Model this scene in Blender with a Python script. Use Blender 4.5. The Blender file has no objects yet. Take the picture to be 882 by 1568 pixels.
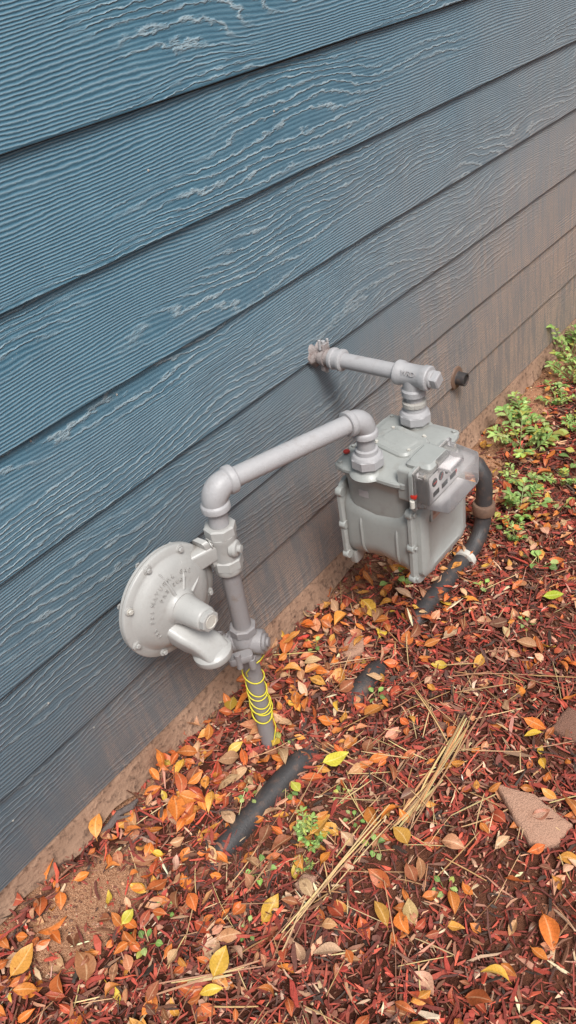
import bpy, bmesh, math, random
import numpy as np
from mathutils import Vector, Matrix
random.seed(7)
rng = np.random.default_rng(11)
scene = bpy.context.scene
COL = scene.collection
V = Vector

# ------------------------------------------------------------------ camera
cam_d = bpy.data.cameras.new("camera"); cam = bpy.data.objects.new("camera", cam_d)
COL.objects.link(cam); scene.camera = cam
cam_d.sensor_fit = 'VERTICAL'; cam_d.sensor_height = 24; cam_d.lens = 18.06
cam_d.clip_start = 0.02; cam_d.clip_end = 500
ax = V((.6127, -.7773, -.1419)).normalized()
az = V((-.5747, -.5623, .5938)); az = (az - ax*az.dot(ax)).normalized()
ay = az.cross(ax)
M = Matrix((ax, ay, az)).transposed().to_4x4(); M.translation = V((0, -.938, 1.227))
cam.matrix_world = M

# ------------------------------------------------------------------ light
scene.view_settings.view_transform = 'Standard'
scene.view_settings.look = 'None'; scene.view_settings.exposure = 0
w = bpy.data.worlds.new("World"); scene.world = w; w.use_nodes = True
nt = w.node_tree; bg = nt.nodes["Background"]
sky = nt.nodes.new("ShaderNodeTexSky"); sky.sky_type = 'NISHITA'; sky.sun_disc = False
sky.sun_elevation = math.radians(55); sky.sun_rotation = math.radians(204)
sky.air_density = 1.0; sky.dust_density = 4.0
hs = nt.nodes.new("ShaderNodeHueSaturation"); hs.inputs['Saturation'].default_value = .35
nt.links.new(sky.outputs[0], hs.inputs['Color']); nt.links.new(hs.outputs[0], bg.inputs[0])
bg.inputs[1].default_value = .12
sd = bpy.data.lights.new("sun", 'SUN'); sun = bpy.data.objects.new("sun", sd); COL.objects.link(sun)
sd.energy = 3.8; sd.angle = math.radians(20); sd.color = (1, .975, .94)
S = V((-.36, -.55, 1.0)).normalized()
sun.rotation_euler = S.to_track_quat('Z', 'Y').to_euler()

# ------------------------------------------------------------------ material helpers
def newmat(name):
    m = bpy.data.materials.new(name); m.use_nodes = True
    nt = m.node_tree
    return m, nt, nt.nodes["Principled BSDF"]
def nd(nt, typ, **kw):
    n = nt.nodes.new(typ)
    for k, v in kw.items():
        setattr(n, k, v)
    return n
def math_(nt, op, a, b=None, c=None, clamp=False):
    n = nt.nodes.new("ShaderNodeMath"); n.operation = op; n.use_clamp = clamp
    for i, s in enumerate((a, b, c)):
        if s is None: continue
        if isinstance(s, (int, float)): n.inputs[i].default_value = s
        else: nt.links.new(s, n.inputs[i])
    return n.outputs[0]
def mixc(nt, fac, a, b, blend='MIX'):
    n = nt.nodes.new("ShaderNodeMix"); n.data_type = 'RGBA'; n.blend_type = blend
    for s, k in ((fac, 0), (a, 6), (b, 7)):
        if isinstance(s, (int, float)): n.inputs[k].default_value = s
        elif isinstance(s, tuple): n.inputs[k].default_value = (*s, 1) if len(s) == 3 else s
        else: nt.links.new(s, n.inputs[k])
    return n.outputs[2]
def noise_(nt, vec, scale, detail=3, rough=.55, dist=0):
    n = nd(nt, "ShaderNodeTexNoise"); n.inputs['Scale'].default_value = scale
    n.inputs['Detail'].default_value = detail; n.inputs['Roughness'].default_value = rough
    n.inputs['Distortion'].default_value = dist
    if vec is not None: nt.links.new(vec, n.inputs['Vector'])
    return n.outputs[0]
def ramp(nt, fac, lo, hi):
    n = nd(nt, "ShaderNodeMapRange"); n.interpolation_type = 'SMOOTHSTEP'
    nt.links.new(fac, n.inputs[0]); n.inputs[1].default_value = lo; n.inputs[2].default_value = hi
    return n.outputs[0]
def bump(nt, height, bsdf, dist, strength=1.0):
    b = nd(nt, "ShaderNodeBump"); b.inputs['Distance'].default_value = dist
    b.inputs['Strength'].default_value = strength
    nt.links.new(height, b.inputs['Height']); nt.links.new(b.outputs[0], bsdf.inputs['Normal'])
    return b
def comb(nt, a, b, c):
    n = nd(nt, "ShaderNodeCombineXYZ")
    for i, s in enumerate((a, b, c)):
        if isinstance(s, (int, float)): n.inputs[i].default_value = s
        else: nt.links.new(s, n.inputs[i])
    return n.outputs[0]
def srgb(r, g, b):
    f = lambda c: ((c/255+.055)/1.055)**2.4 if c/255 > .04045 else c/255/12.92
    return (f(r), f(g), f(b))

def paint(name, col, dirt=(.10, .06, .035), amt=.35, rough=.42, bd=.0006):
    m, nt, b = newmat(name)
    tc = nd(nt, "ShaderNodeTexCoord").outputs['Object']
    n1 = noise_(nt, tc, 45, 4, .6); n2 = noise_(nt, tc, 300, 3, .6)
    base = mixc(nt, n1, tuple(c*.86 for c in col), tuple(min(1, c*1.10) for c in col))
    f = math_(nt, 'MULTIPLY', ramp(nt, n1, .52, .78), amt)
    f2 = math_(nt, 'MULTIPLY', ramp(nt, n2, .64, .72), .7*amt)
    ff = math_(nt, 'MAXIMUM', f, f2)
    # second colour blended into creases found by the AO node
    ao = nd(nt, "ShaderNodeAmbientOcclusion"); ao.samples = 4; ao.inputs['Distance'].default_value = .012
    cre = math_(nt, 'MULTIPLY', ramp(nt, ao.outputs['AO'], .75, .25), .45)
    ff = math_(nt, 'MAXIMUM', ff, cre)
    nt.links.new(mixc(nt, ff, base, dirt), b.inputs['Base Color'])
    nt.links.new(math_(nt, 'MULTIPLY_ADD', n1, .3, rough-.12), b.inputs['Roughness'])
    bump(nt, n2, b, bd)
    return m
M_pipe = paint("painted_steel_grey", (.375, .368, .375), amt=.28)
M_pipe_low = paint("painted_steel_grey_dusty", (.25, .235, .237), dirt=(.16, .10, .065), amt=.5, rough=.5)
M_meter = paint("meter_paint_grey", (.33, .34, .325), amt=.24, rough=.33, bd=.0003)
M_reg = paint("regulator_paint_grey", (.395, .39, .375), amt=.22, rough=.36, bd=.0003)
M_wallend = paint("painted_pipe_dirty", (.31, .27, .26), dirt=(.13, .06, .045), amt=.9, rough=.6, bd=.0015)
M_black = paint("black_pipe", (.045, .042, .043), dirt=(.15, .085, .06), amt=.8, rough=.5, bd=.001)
M_rust = paint("rusty_coupling", (.16, .095, .065), dirt=(.05, .03, .025), amt=.6, rough=.6, bd=.001)
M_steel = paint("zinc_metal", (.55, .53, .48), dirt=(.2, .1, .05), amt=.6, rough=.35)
M_caulk = paint("caulk", (.40, .38, .35), dirt=(.2, .13, .09), amt=.6, rough=.8, bd=.003)
M_red = paint("red_plastic_seal", (.50, .03, .02), amt=.1, rough=.3)
M_dark = paint("dark_rubber", (.02, .02, .02), amt=.1, rough=.6)
M_yel = paint("yellow_wire", (.66, .58, .04), amt=.25, rough=.45)
M_dial = paint("dial_plate", (.60, .59, .585), amt=.1, rough=.5)
M_label = paint("label_plate", (.36, .23, .18), dirt=(.12, .05, .03), amt=.9, rough=.5)
M_plate = paint("foil_sticker", (.42, .40, .40), amt=.2, rough=.35)
M_rock = paint("sandstone", (.44, .25, .17), dirt=(.27, .13, .08), amt=.8, rough=.9, bd=.004)
M_rock2 = paint("brown_stone", (.22, .11, .075), dirt=(.1, .05, .03), amt=.8, rough=.9, bd=.004)
M_bark = paint("twig_bark", (.14, .11, .10), dirt=(.03, .02, .02), amt=.8, rough=.9, bd=.003)

m, nt_, b_ = newmat("clear_plastic"); M_clear = m
b_.inputs['Base Color'].default_value = (.80, .79, .79, 1); b_.inputs['Roughness'].default_value = .08
tr = nd(nt_, "ShaderNodeBsdfTransparent"); mx = nd(nt_, "ShaderNodeMixShader")
tr.inputs[0].default_value = (.985, .975, .975, 1)
tc = nd(nt_, "ShaderNodeTexCoord").outputs['Object']
fz = nd(nt_, "ShaderNodeFresnel"); fz.inputs[0].default_value = 1.45
fac = math_(nt_, 'ADD', math_(nt_, 'MULTIPLY', noise_(nt_, tc, 60), .12), fz.outputs[0], clamp=True)
nt_.links.new(fac, mx.inputs[0]); nt_.links.new(tr.outputs[0], mx.inputs[1]); nt_.links.new(b_.outputs[0], mx.inputs[2])
nt_.links.new(mx.outputs[0], nt_.nodes["Material Output"].inputs[0])

# ------------------------------------------------------------------ mesh helpers
class Grp:
    def __init__(s, name, loc):
        s.loc = V(loc); s.e = bpy.data.objects.new(name, None); s.e.location = s.loc
        s.e.empty_display_size = .05; COL.objects.link(s.e)
def link(me, name, mat, grp, angle=35, smooth=True):
    if smooth:
        me.polygons.foreach_set('use_smooth', [True]*len(me.polygons))
        me.set_sharp_from_angle(angle=math.radians(angle))
    if mat: me.materials.append(mat)
    ob = bpy.data.objects.new(name, me); COL.objects.link(ob)
    if grp is not None:
        ob.parent = grp.e; ob.matrix_parent_inverse = Matrix.Translation(-grp.loc)
    return ob
def frame(d):
    d = V(d).normalized()
    u = V((0, 0, 1)).cross(d)
    if u.length < 1e-3: u = V((1, 0, 0))
    u.normalize(); return u, d.cross(u), d
def fix(bm):
    bmesh.ops.recalc_face_normals(bm, faces=bm.faces[:])
def loft(rings, name, mat, grp, cap=True, closed=False, angle=35):
    bm = bmesh.new()
    rv = [[bm.verts.new(p) for p in r] for r in rings]
    n = len(rv[0])
    for a, b in zip(rv, rv[1:]):
        for i in range(n):
            j = (i+1) % n
            try: bm.faces.new((a[i], a[j], b[j], b[i]))
            except ValueError: pass
    if cap:
        bm.faces.new(rv[0][::-1]); bm.faces.new(rv[-1])
    fix(bm)
    me = bpy.data.meshes.new(name); bm.to_mesh(me); bm.free()
    return link(me, name, mat, grp, angle)
def lathe(p, d, prof, name, mat, grp, segs=32, rot=0, angle=35):
    p = V(p); u, v, d = frame(d)
    rings = []
    for r, h in prof:
        r = max(r, 1e-5)
        rings.append([p+d*h+(u*math.cos(rot+2*math.pi*i/segs)+v*math.sin(rot+2*math.pi*i/segs))*r for i in range(segs)])
    return loft(rings, name, mat, grp, True, angle=angle)
def cyl(p0, p1, r, name, mat, grp, segs=28, r2=None, bev=.0008):
    p0 = V(p0); p1 = V(p1); L = (p1-p0).length; r2 = r2 or r
    return lathe(p0, p1-p0, [(r-bev, 0), (r, bev), (r2, L-bev), (r2-bev, L)], name, mat, grp, segs)
def hexn(p0, p1, r, name, mat, grp, rot=0, segs=6):
    p0 = V(p0); p1 = V(p1); L = (p1-p0).length
    return lathe(p0, p1-p0, [(r*.88, 0), (r, L*.12), (r, L*.88), (r*.88, L)], name, mat, grp, segs, rot, angle=20)
def tube(pts, r, name, mat, grp, segs=10):
    pts = [V(p) for p in pts]; rings = []
    rr_ = r if isinstance(r, (list, tuple)) else [r]*len(pts)
    t0 = (pts[1]-pts[0]).normalized(); u, v, _ = frame(t0)
    for i, p in enumerate(pts):
        t = (pts[min(i+1, len(pts)-1)]-pts[max(i-1, 0)]).normalized()
        u = (u-t*u.dot(t)).normalized(); v = t.cross(u)
        rings.append([p+(u*math.cos(2*math.pi*k/segs)+v*math.sin(2*math.pi*k/segs))*rr_[i] for k in range(segs)])
    return loft(rings, name, mat, grp)
def rr(hx, hy, r, k=5):
    r = min(r, hx*.999, hy*.999); out = []
    for cx, cy, a0 in ((hx-r, hy-r, 0), (-hx+r, hy-r, 90), (-hx+r, -hy+r, 180), (hx-r, -hy+r, 270)):
        for i in range(k+1):
            a = math.radians(a0+90*i/k); out.append((cx+r*math.cos(a), cy+r*math.sin(a)))
    return out
def rloft(o, u, v, n, levels, name, mat, grp, k=5, angle=35):
    o, u, v, n = V(o), V(u), V(v), V(n)
    rings = []
    for L in levels:
        h, hx, hy, r = L[:4]; cx, cy = (L[4], L[5]) if len(L) > 4 else (0, 0)
        rings.append([o+n*h+u*(x+cx)+v*(y+cy) for x, y in rr(hx, hy, r, k)])
    return loft(rings, name, mat, grp, angle=angle)
X, Y, Z = V((1, 0, 0)), V((0, 1, 0)), V((0, 0, 1))
def bolt(p, d, r, grp, mat, name="bolt", h=None):
    h = h or r*.9; p = V(p); d = V(d).normalized()
    cyl(p, p+d*h*.3, r*1.35, name+"_washer", mat, grp, 16, bev=.0003)
    hexn(p+d*h*.3, p+d*h*1.2, r, name, mat, grp, rot=random.random())
def elbow(c, d1, d2, R, r, name, mat, grp, collar=.0225, cl=.014):
    c = V(c); d1 = V(d1).normalized(); d2 = V(d2).normalized()
    cen = c+d1*R+d2*R
    pts = []
    for i in range(13):
        a = math.pi/2*i/12
        pts.append(cen - d2*R*math.cos(a) - d1*R*math.sin(a))
    tube(pts, [r*(1+.10*math.sin(math.pi*i/12)) for i in range(13)], name, mat, grp, 28)
    for d in (d1, d2):
        lathe(c+d*(R-.004), d, [(r*.95, 0), (collar-.001, .003), (collar, .005), (collar, cl-.002), (collar-.002, cl), (.012, cl+.0005)], name+"_collar", mat, grp)
def text(s, o, u, v, size, name, mat, grp, ext=.0006):
    cu = bpy.data.curves.new(name, 'FONT'); cu.body = s; cu.size = size; cu.extrude = ext
    cu.align_x = 'CENTER'; cu.align_y = 'CENTER'; cu.resolution_u = 2
    u = V(u).normalized(); v = V(v).normalized()
    ob = bpy.data.objects.new(name, cu); COL.objects.link(ob); cu.materials.append(mat)
    mm = Matrix((u, v, u.cross(v))).transposed().to_4x4(); mm.translation = V(o)
    ob.matrix_world = mm
    ob.parent = grp.e; ob.matrix_parent_inverse = Matrix.Translation(-grp.loc)
    return ob

# ------------------------------------------------------------------ wall
def siding_mat():
    m, nt, b = newmat("fibre_cement_siding_paint")
    uv = nd(nt, "ShaderNodeAttribute", attribute_name="bp").outputs['Vector']
    sp = nd(nt, "ShaderNodeSeparateXYZ"); nt.links.new(uv, sp.inputs[0])
    u, v, sdd = sp.outputs
    n1 = noise_(nt, comb(nt, math_(nt, 'MULTIPLY', u, 1.7), math_(nt, 'MULTIPLY', v, 7.5), sdd), 1.0, 2, .45)
    n2 = noise_(nt, comb(nt, math_(nt, 'MULTIPLY', u, 42), math_(nt, 'MULTIPLY', v, 95), sdd), 1.0, 3, .6)
    ph = math_(nt, 'ADD', math_(nt, 'MULTIPLY', v, 84), math_(nt, 'MULTIPLY', n1, 14))
    ph = math_(nt, 'MULTIPLY_ADD', n2, 1.1, ph)
    sn = math_(nt, 'MULTIPLY_ADD', math_(nt, 'SINE', math_(nt, 'MULTIPLY', ph, 6.2832)), .5, .5)
    ridge = math_(nt, 'POWER', sn, 7)
    ph2 = math_(nt, 'MULTIPLY', math_(nt, 'ADD', math_(nt, 'MULTIPLY', v, 195), math_(nt, 'MULTIPLY', n1, 13)), 6.2832)
    ph2 = math_(nt, 'MULTIPLY_ADD', n2, 3.6, ph2)
    fine = math_(nt, 'MULTIPLY_ADD', math_(nt, 'SINE', ph2), .5, .5)
    mk = noise_(nt, comb(nt, math_(nt, 'MULTIPLY', u, 1.7), math_(nt, 'MULTIPLY', v, 8), math_(nt, 'ADD', sdd, 7.7)), 1.0, 1.5)
    msk = ramp(nt, mk, .42, .60)
    h = math_(nt, 'ADD', math_(nt, 'MULTIPLY', ridge, math_(nt, 'MULTIPLY_ADD', msk, .85, .05)),
              math_(nt, 'MULTIPLY', fine, math_(nt, 'MULTIPLY_ADD', msk, -.34, .46)))
    tc = nd(nt, "ShaderNodeTexCoord").outputs['Object']
    so = nd(nt, "ShaderNodeSeparateXYZ"); nt.links.new(tc, so.inputs[0])
    gr = noise_(nt, tc, 420, 3, .6)
    bump(nt, math_(nt, 'MULTIPLY_ADD', gr, .40, h), b, .0017, .9)
    big = noise_(nt, tc, 2.2, 4, .6); med = noise_(nt, tc, 14, 4, .65)
    base = mixc(nt, med, srgb(56, 98, 119), srgb(86, 130, 150))
    chalk_glint = math_(nt, 'MULTIPLY', math_(nt, 'MULTIPLY', ridge, msk), math_(nt, 'MULTIPLY_ADD', med, .8, .05))  # glints painted into the colour along ridges, together with pale paint wear
    base = mixc(nt, chalk_glint, base, srgb(200, 212, 214))
    fchalk_glint = math_(nt, 'MULTIPLY', math_(nt, 'POWER', fine, 3), math_(nt, 'MULTIPLY_ADD', msk, -.26, .34))  # same painted glint and wear, on the fine grain lines
    base = mixc(nt, fchalk_glint, base, srgb(182, 198, 204))
    dk = math_(nt, 'MULTIPLY', math_(nt, 'POWER', math_(nt, 'SUBTRACT', 1, fine), 2.5), .42)
    base = mixc(nt, dk, base, srgb(34, 62, 80))
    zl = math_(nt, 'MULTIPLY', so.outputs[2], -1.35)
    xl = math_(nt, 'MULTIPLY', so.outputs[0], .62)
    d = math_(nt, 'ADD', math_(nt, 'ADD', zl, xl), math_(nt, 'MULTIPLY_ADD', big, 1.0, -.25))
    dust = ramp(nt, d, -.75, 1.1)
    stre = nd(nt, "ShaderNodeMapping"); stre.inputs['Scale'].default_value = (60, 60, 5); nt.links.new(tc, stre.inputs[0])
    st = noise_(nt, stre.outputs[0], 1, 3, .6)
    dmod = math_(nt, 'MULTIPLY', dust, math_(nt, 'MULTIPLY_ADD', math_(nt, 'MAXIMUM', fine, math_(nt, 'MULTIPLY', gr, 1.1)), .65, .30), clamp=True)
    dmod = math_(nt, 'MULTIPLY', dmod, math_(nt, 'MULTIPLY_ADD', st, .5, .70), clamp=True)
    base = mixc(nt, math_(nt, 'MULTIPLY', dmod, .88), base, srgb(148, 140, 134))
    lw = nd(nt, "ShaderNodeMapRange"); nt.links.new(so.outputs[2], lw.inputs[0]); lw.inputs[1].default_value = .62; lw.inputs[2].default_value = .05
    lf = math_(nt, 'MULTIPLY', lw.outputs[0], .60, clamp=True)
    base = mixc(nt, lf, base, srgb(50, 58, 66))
    d2 = math_(nt, 'ADD', math_(nt, 'MULTIPLY', so.outputs[2], -2.6), math_(nt, 'MULTIPLY', so.outputs[0], .80))
    d2 = math_(nt, 'ADD', d2, math_(nt, 'MULTIPLY_ADD', big, 1.6, -1.0))
    cl = math_(nt, 'MULTIPLY', ramp(nt, d2, -.7, 1.2), math_(nt, 'MULTIPLY_ADD', ramp(nt, st, .38, .62), .45, .36))
    grs = ramp(nt, math_(nt, 'MULTIPLY_ADD', fine, .22, gr), .50, .68)
    cl = math_(nt, 'MULTIPLY', cl, math_(nt, 'MULTIPLY_ADD', grs, .9, .16), clamp=True)
    base = mixc(nt, cl, base, srgb(184, 154, 132))
    spk = ramp(nt, noise_(nt, tc, 230, 2, .5), .73, .77)
    base = mixc(nt, math_(nt, 'MULTIPLY', spk, .4), base, srgb(190, 190, 185))
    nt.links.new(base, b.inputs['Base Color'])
    nt.links.new(math_(nt, 'MULTIPLY_ADD', dust, .22, .38), b.inputs['Roughness'])
    return m
def build_wall():
    g = Grp("house_wall", (0, 0, 0))
    zs = [0, .171]+[.171+.178*i for i in range(1, 16)]
    xs = np.arange(-4, 8.01, .25)
    verts, faces, att = [], [], []
    for bi in range(len(zs)-1):
        z0, z1 = zs[bi], zs[bi+1]
        prof = [(.0095, z0+.0005), (.0012, z0), (.0, z0+.0015), (.0094, z1+.004)]
        sd_ = bi*3.37; uo = (bi*1.73) % 5
        for x in xs:
            wob = .0006*math.sin(x*3.1+bi*1.7)+.0005*math.sin(x*7.3+bi)
            for y, z in prof:
                verts.append((x, y, z+wob)); att.append((x+uo, z-z0+bi*.31, sd_))
        n0 = len(verts)-len(xs)*4
        for i in range(len(xs)-1):
            for k in range(3):
                a = n0+i*4+k; faces.append((a, a+4, a+5, a+1))
    me = bpy.data.meshes.new("lap_siding"); me.from_pydata(verts, [], faces)
    a = me.attributes.new("bp", 'FLOAT_VECTOR', 'POINT'); a.data.foreach_set('vector', np.array(att, dtype=np.float32).ravel())
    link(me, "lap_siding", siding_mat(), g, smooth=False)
    mb, nb, bb = newmat("sheathing_and_lap_shadow"); bb.inputs['Base Color'].default_value = (.02, .02, .02, 1); bb.inputs['Roughness'].default_value = .9
    me = bpy.data.meshes.new("sheathing")
    me.from_pydata([(-4, .0125, .002), (8, .0125, .002), (8, .0125, 3.0), (-4, .0125, 3.0), (-4, .2, .002), (8, .2, .002), (8, .2, 3.0), (-4, .2, 3.0)], [],
                   [(0, 1, 2, 3), (3, 2, 6, 7), (4, 5, 6, 7), (0, 3, 7, 4), (1, 2, 6, 5)])
    link(me, "sheathing", mb, g, smooth=False)
    vs, fs = [], []  # black strips painted in as the shadow gap beneath each lap
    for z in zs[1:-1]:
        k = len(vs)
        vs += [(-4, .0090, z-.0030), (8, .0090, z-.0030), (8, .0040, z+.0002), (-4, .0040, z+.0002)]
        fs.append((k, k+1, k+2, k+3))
    me = bpy.data.meshes.new("lap_shadow_line"); me.from_pydata(vs, [], fs); link(me, "lap_shadow_line", mb, g, smooth=False)
    mf, nf, bf = newmat("clay_stained_foundation")
    tc = nd(nf, "ShaderNodeTexCoord").outputs['Object']
    a1 = noise_(nf, tc, 9, 5, .65); a2 = noise_(nf, tc, 70, 4, .65)
    c = mixc(nf, a1, srgb(104, 78, 62), srgb(176, 142, 118))
    c = mixc(nf, ramp(nf, a2, .48, .72), c, srgb(90, 68, 56))
    nf.links.new(c, bf.inputs['Base Color']); bf.inputs['Roughness'].default_value = .95
    bump(nf, math_(nf, 'MULTIPLY_ADD', a2, .5, a1), bf, .012)
    xs = np.arange(-4, 8.01, .01); verts = []; faces = []
    nz = rng.normal(0, 1, len(xs)); nz = np.convolve(nz, [.25, .5, .25], 'same')
    for i, x in enumerate(xs):
        q = .004*math.sin(x*17)+.003*math.sin(x*41+1)+.002*math.sin(x*97)
        e = .012*max(0, math.sin(x*5.1+.8)+.5*math.sin(x*23)+.3*math.sin(x*61))+.003*nz[i]
        for y, z in ((.03, .001), (.004, -.002), (.0+q*.3, -.012), (-.006+q*.5, -.045+q), (-.014+q+nz[i]*.001, -.064+e), (.004, -.074+e), (.012, -.4)):
            verts.append((x, y, z))
        if i:
            for k in range(6):
                a = (i-1)*7+k; faces.append((a, a+7, a+8, a+1))
    me = bpy.data.meshes.new("foundation"); me.from_pydata(verts, [], [f[::-1] for f in faces])
    link(me, "foundation", mf, g, angle=60)
    for i in range(26):
        x = random.uniform(.0, 2.6); z = random.uniform(.0, 1.2)
        k = max([q for q in zs if q <= z]); y = (z-k)/.178*.0094
        lathe((x, y+.001, z), (0, -1, 0), [(.0022, 0), (.0018, .002), (.0006, .0028)], "nail_head", M_caulk, g, 8)
build_wall()

g = Grp("wall_drain_stub", (1.71, 0, .19))
lathe((1.71, .006, .19), (0, -1, 0), [(.026, 0), (.026, .006), (.020, .010), (.0185, .012), (.0185, .034), (.0165, .035), (.014, .034), (.0135, .01), (.0001, .009)], "stub_sleeve", M_black, g)
lathe((1.71, .004, .19), (0, -1, 0), [(.034, 0), (.031, .006), (.022, .008)], "stub_collar", M_rust, g)
lathe((1.71, -.024, .19), (0, -1, 0), [(.0137, 0), (.0137, .001)], "stub_bore", M_dark, g)

# ------------------------------------------------------------------ riser + piping
g = Grp("gas_pipe_riser", (.642, -.14, -.12))
def RX(z): return .640+(.013)*(z+.12)/.66
RY = -.14
def R(z): return V((RX(z), RY, z))
pr = .0168
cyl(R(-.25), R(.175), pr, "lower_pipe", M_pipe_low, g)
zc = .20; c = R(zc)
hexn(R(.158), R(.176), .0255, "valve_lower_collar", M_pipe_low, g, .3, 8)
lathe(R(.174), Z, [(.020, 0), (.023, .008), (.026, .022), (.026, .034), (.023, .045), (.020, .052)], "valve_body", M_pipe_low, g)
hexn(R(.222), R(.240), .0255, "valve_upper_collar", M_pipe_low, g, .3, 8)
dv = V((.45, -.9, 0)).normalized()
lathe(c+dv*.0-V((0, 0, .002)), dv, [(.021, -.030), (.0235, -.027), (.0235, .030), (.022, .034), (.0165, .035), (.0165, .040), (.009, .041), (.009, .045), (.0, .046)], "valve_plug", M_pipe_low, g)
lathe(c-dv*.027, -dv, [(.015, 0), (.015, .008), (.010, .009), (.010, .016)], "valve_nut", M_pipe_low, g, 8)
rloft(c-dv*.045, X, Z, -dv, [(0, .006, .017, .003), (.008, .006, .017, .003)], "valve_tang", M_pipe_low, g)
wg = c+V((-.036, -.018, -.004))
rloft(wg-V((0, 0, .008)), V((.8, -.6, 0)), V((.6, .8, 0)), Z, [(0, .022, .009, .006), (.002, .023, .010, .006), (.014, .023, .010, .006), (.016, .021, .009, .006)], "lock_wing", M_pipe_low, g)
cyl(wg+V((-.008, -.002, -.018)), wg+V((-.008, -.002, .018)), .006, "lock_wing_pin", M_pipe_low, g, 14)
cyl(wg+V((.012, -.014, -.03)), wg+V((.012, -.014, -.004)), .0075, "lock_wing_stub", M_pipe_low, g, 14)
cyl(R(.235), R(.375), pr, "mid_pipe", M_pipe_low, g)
lathe(R(.370), Z, [(.0185, 0), (.023, .003), (.0245, .006), (.0245, .020), (.022, .024)], "regulator_inlet_band", M_reg, g)
C1 = V((.652, -.142, .545)); C2 = V((.957, -.228, .531))
dh = (C2-C1).normalized(); dn = V((0, 0, -1))
elbow(C1, dn, dh, .030, .0205, "elbow", M_pipe, g, .0245, .016)
cyl(C1+V((0, 0, -.038)), R(.455), pr, "short_nipple", M_pipe, g)
cyl(C1+dh*.038, C2-dh*.036, pr+.0004, "horizontal_pipe", M_pipe, g)
elbow(C2, -dh, dn, .028, .0200, "elbow_meter_side", M_pipe, g, .0240, .015)
cyl(C2+V((0, 0, -.036)), V((C2.x, C2.y, .455)), pr, "meter_nipple", M_pipe, g)
# tracer wire: loose turns at the top, a tighter bunch lower down
pts = []
for i in range(460):
    t = i/459; a = t*2*math.pi*8.0
    tz = .125-.165*(t**.8 if t < .5 else .574+(t-.5)*.55+.15*max(0, t-.8))
    z = tz+.010*math.sin(a+.6)+.006*math.sin(t*21)
    r = .0184+.0018*math.sin(t*33)**2+.001*math.sin(t*70)
    if .5 < t < .85: r += .0045*math.sin((t-.5)/.35*math.pi)*(1+math.sin(a*1.0+1))*.5
    pts.append(R(z)+V((math.cos(a)*r, math.sin(a)*r, 0)))
tube(pts, .0013, "tracer_wire", M_yel, g, 8)
tube([R(.12)+V((-.018, -.003, 0)), R(.135)+V((-.022, -.006, 0)), R(.150)+V((-.018, -.016, 0)), R(.160)+V((.0, -.027, .0)), R(.15)+V((.020, -.018, .0)), R(.12)+V((.019, 0, 0))], .0013, "tracer_wire_loop", M_yel, g, 8)
tube([R(-.03)+V((.018, -.006, 0)), R(-.05)+V((.012, -.018, 0)), R(-.085)+V((-.006, -.020, 0)), R(-.13)+V((-.004, -.021, 0))], .0012, "tracer_wire_tail", M_yel, g, 8)

# ------------------------------------------------------------------ regulator
g = Grp("gas_regulator", (.533, -.11, .387))
rc = V((.533, -.108, .384)); D = V((0, -1, 0))
hexn(R(.452), R(.472), .0275, "union_nut", M_reg, g, .2, 8)
lathe(R(.388), Z, [(.020, 0), (.0235, .004), (.0235, .05), (.026, .058), (.026, .066), (.02, .068)], "valve_body", M_reg, g)
hexn(R(.383), R(.405), .0275, "lower_hex", M_reg, g, .1, 8)
lathe(rc, D, [(.0, -.040), (.045, -.040), (.060, -.034), (.078, -.020), (.084, -.007), (.0975, -.006), (.099, -.004), (.099, .0), (.097, .0012)], "rear_casing", M_reg, g, 72)
lathe(rc, D, [(.097, .0016), (.0995, .0024), (.0995, .0065), (.098, .0085), (.0865, .0095), (.083, .011), (.078, .0175), (.066, .0245), (.050, .0290), (.034, .031), (.030, .033), (.026, .040), (.0, .040)], "front_casing", M_reg, g, 72, angle=50)
for i in range(8):
    a = 2*math.pi*(i+.35)/8
    p = rc+V((math.cos(a)*.0908, 0, math.sin(a)*.0908))+D*.008
    lathe(p-D*.001, D, [(.0085, 0), (.008, .003), (.007, .0035)], "bolt_boss", M_reg, g, 16)
    bolt(p+D*.002, D, .0045, g, M_steel if i % 3 == 0 else M_reg, "casing_bolt", .0045)
    lathe(p-D*.018, -D, [(.006, 0), (.005, .004)], "bolt_end", M_reg, g, 6)
for a, r0, r1 in ((100, .03, .076), (62, .03, .074), (20, .03, .07)):
    a = math.radians(a); dd = V((math.cos(a), 0, math.sin(a))); s = V((-dd.z, 0, dd.x))
    rings = []
    for r, h in [(r0, .034), ((r0+r1)/2, .0295), (r1, .0195)]:
        wd = .0022*(1.2-.5*(r-r0)/(r1-r0))
        p = rc+dd*r+D*h
        rings.append([p-s*wd*1.8-D*.008, p-s*wd+D*.0, p-s*wd*.4+D*.0012, p+s*wd*.4+D*.0012, p+s*wd, p+s*wd*1.8-D*.008])
    loft(rings, "rib", M_reg, g)
tw = rc+V((.0, 0, -.002))
lathe(tw, D, [(.036, .024), (.030, .031), (.0265, .038), (.0240, .050), (.0215, .086), (.020, .089), (.0185, .090)], "spring_tower", M_reg, g, 36, angle=60)
hexn(tw+D*.089, tw+D*.099, .0185, "adjustment_cap", M_reg, g, .2, 8)
lathe(tw+D*.099, D, [(.012, 0), (.012, .001), (.011, .0012), (.010, .0002), (.0, .0001)], "cap_face", M_steel, g, 24)
v0 = rc+V((-.016, -.026, -.044))
def ring_at(o, u, v, hx, hy, r): return [V(o)+u*x+v*y for x, y in rr(hx, hy, r, 5)]
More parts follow.
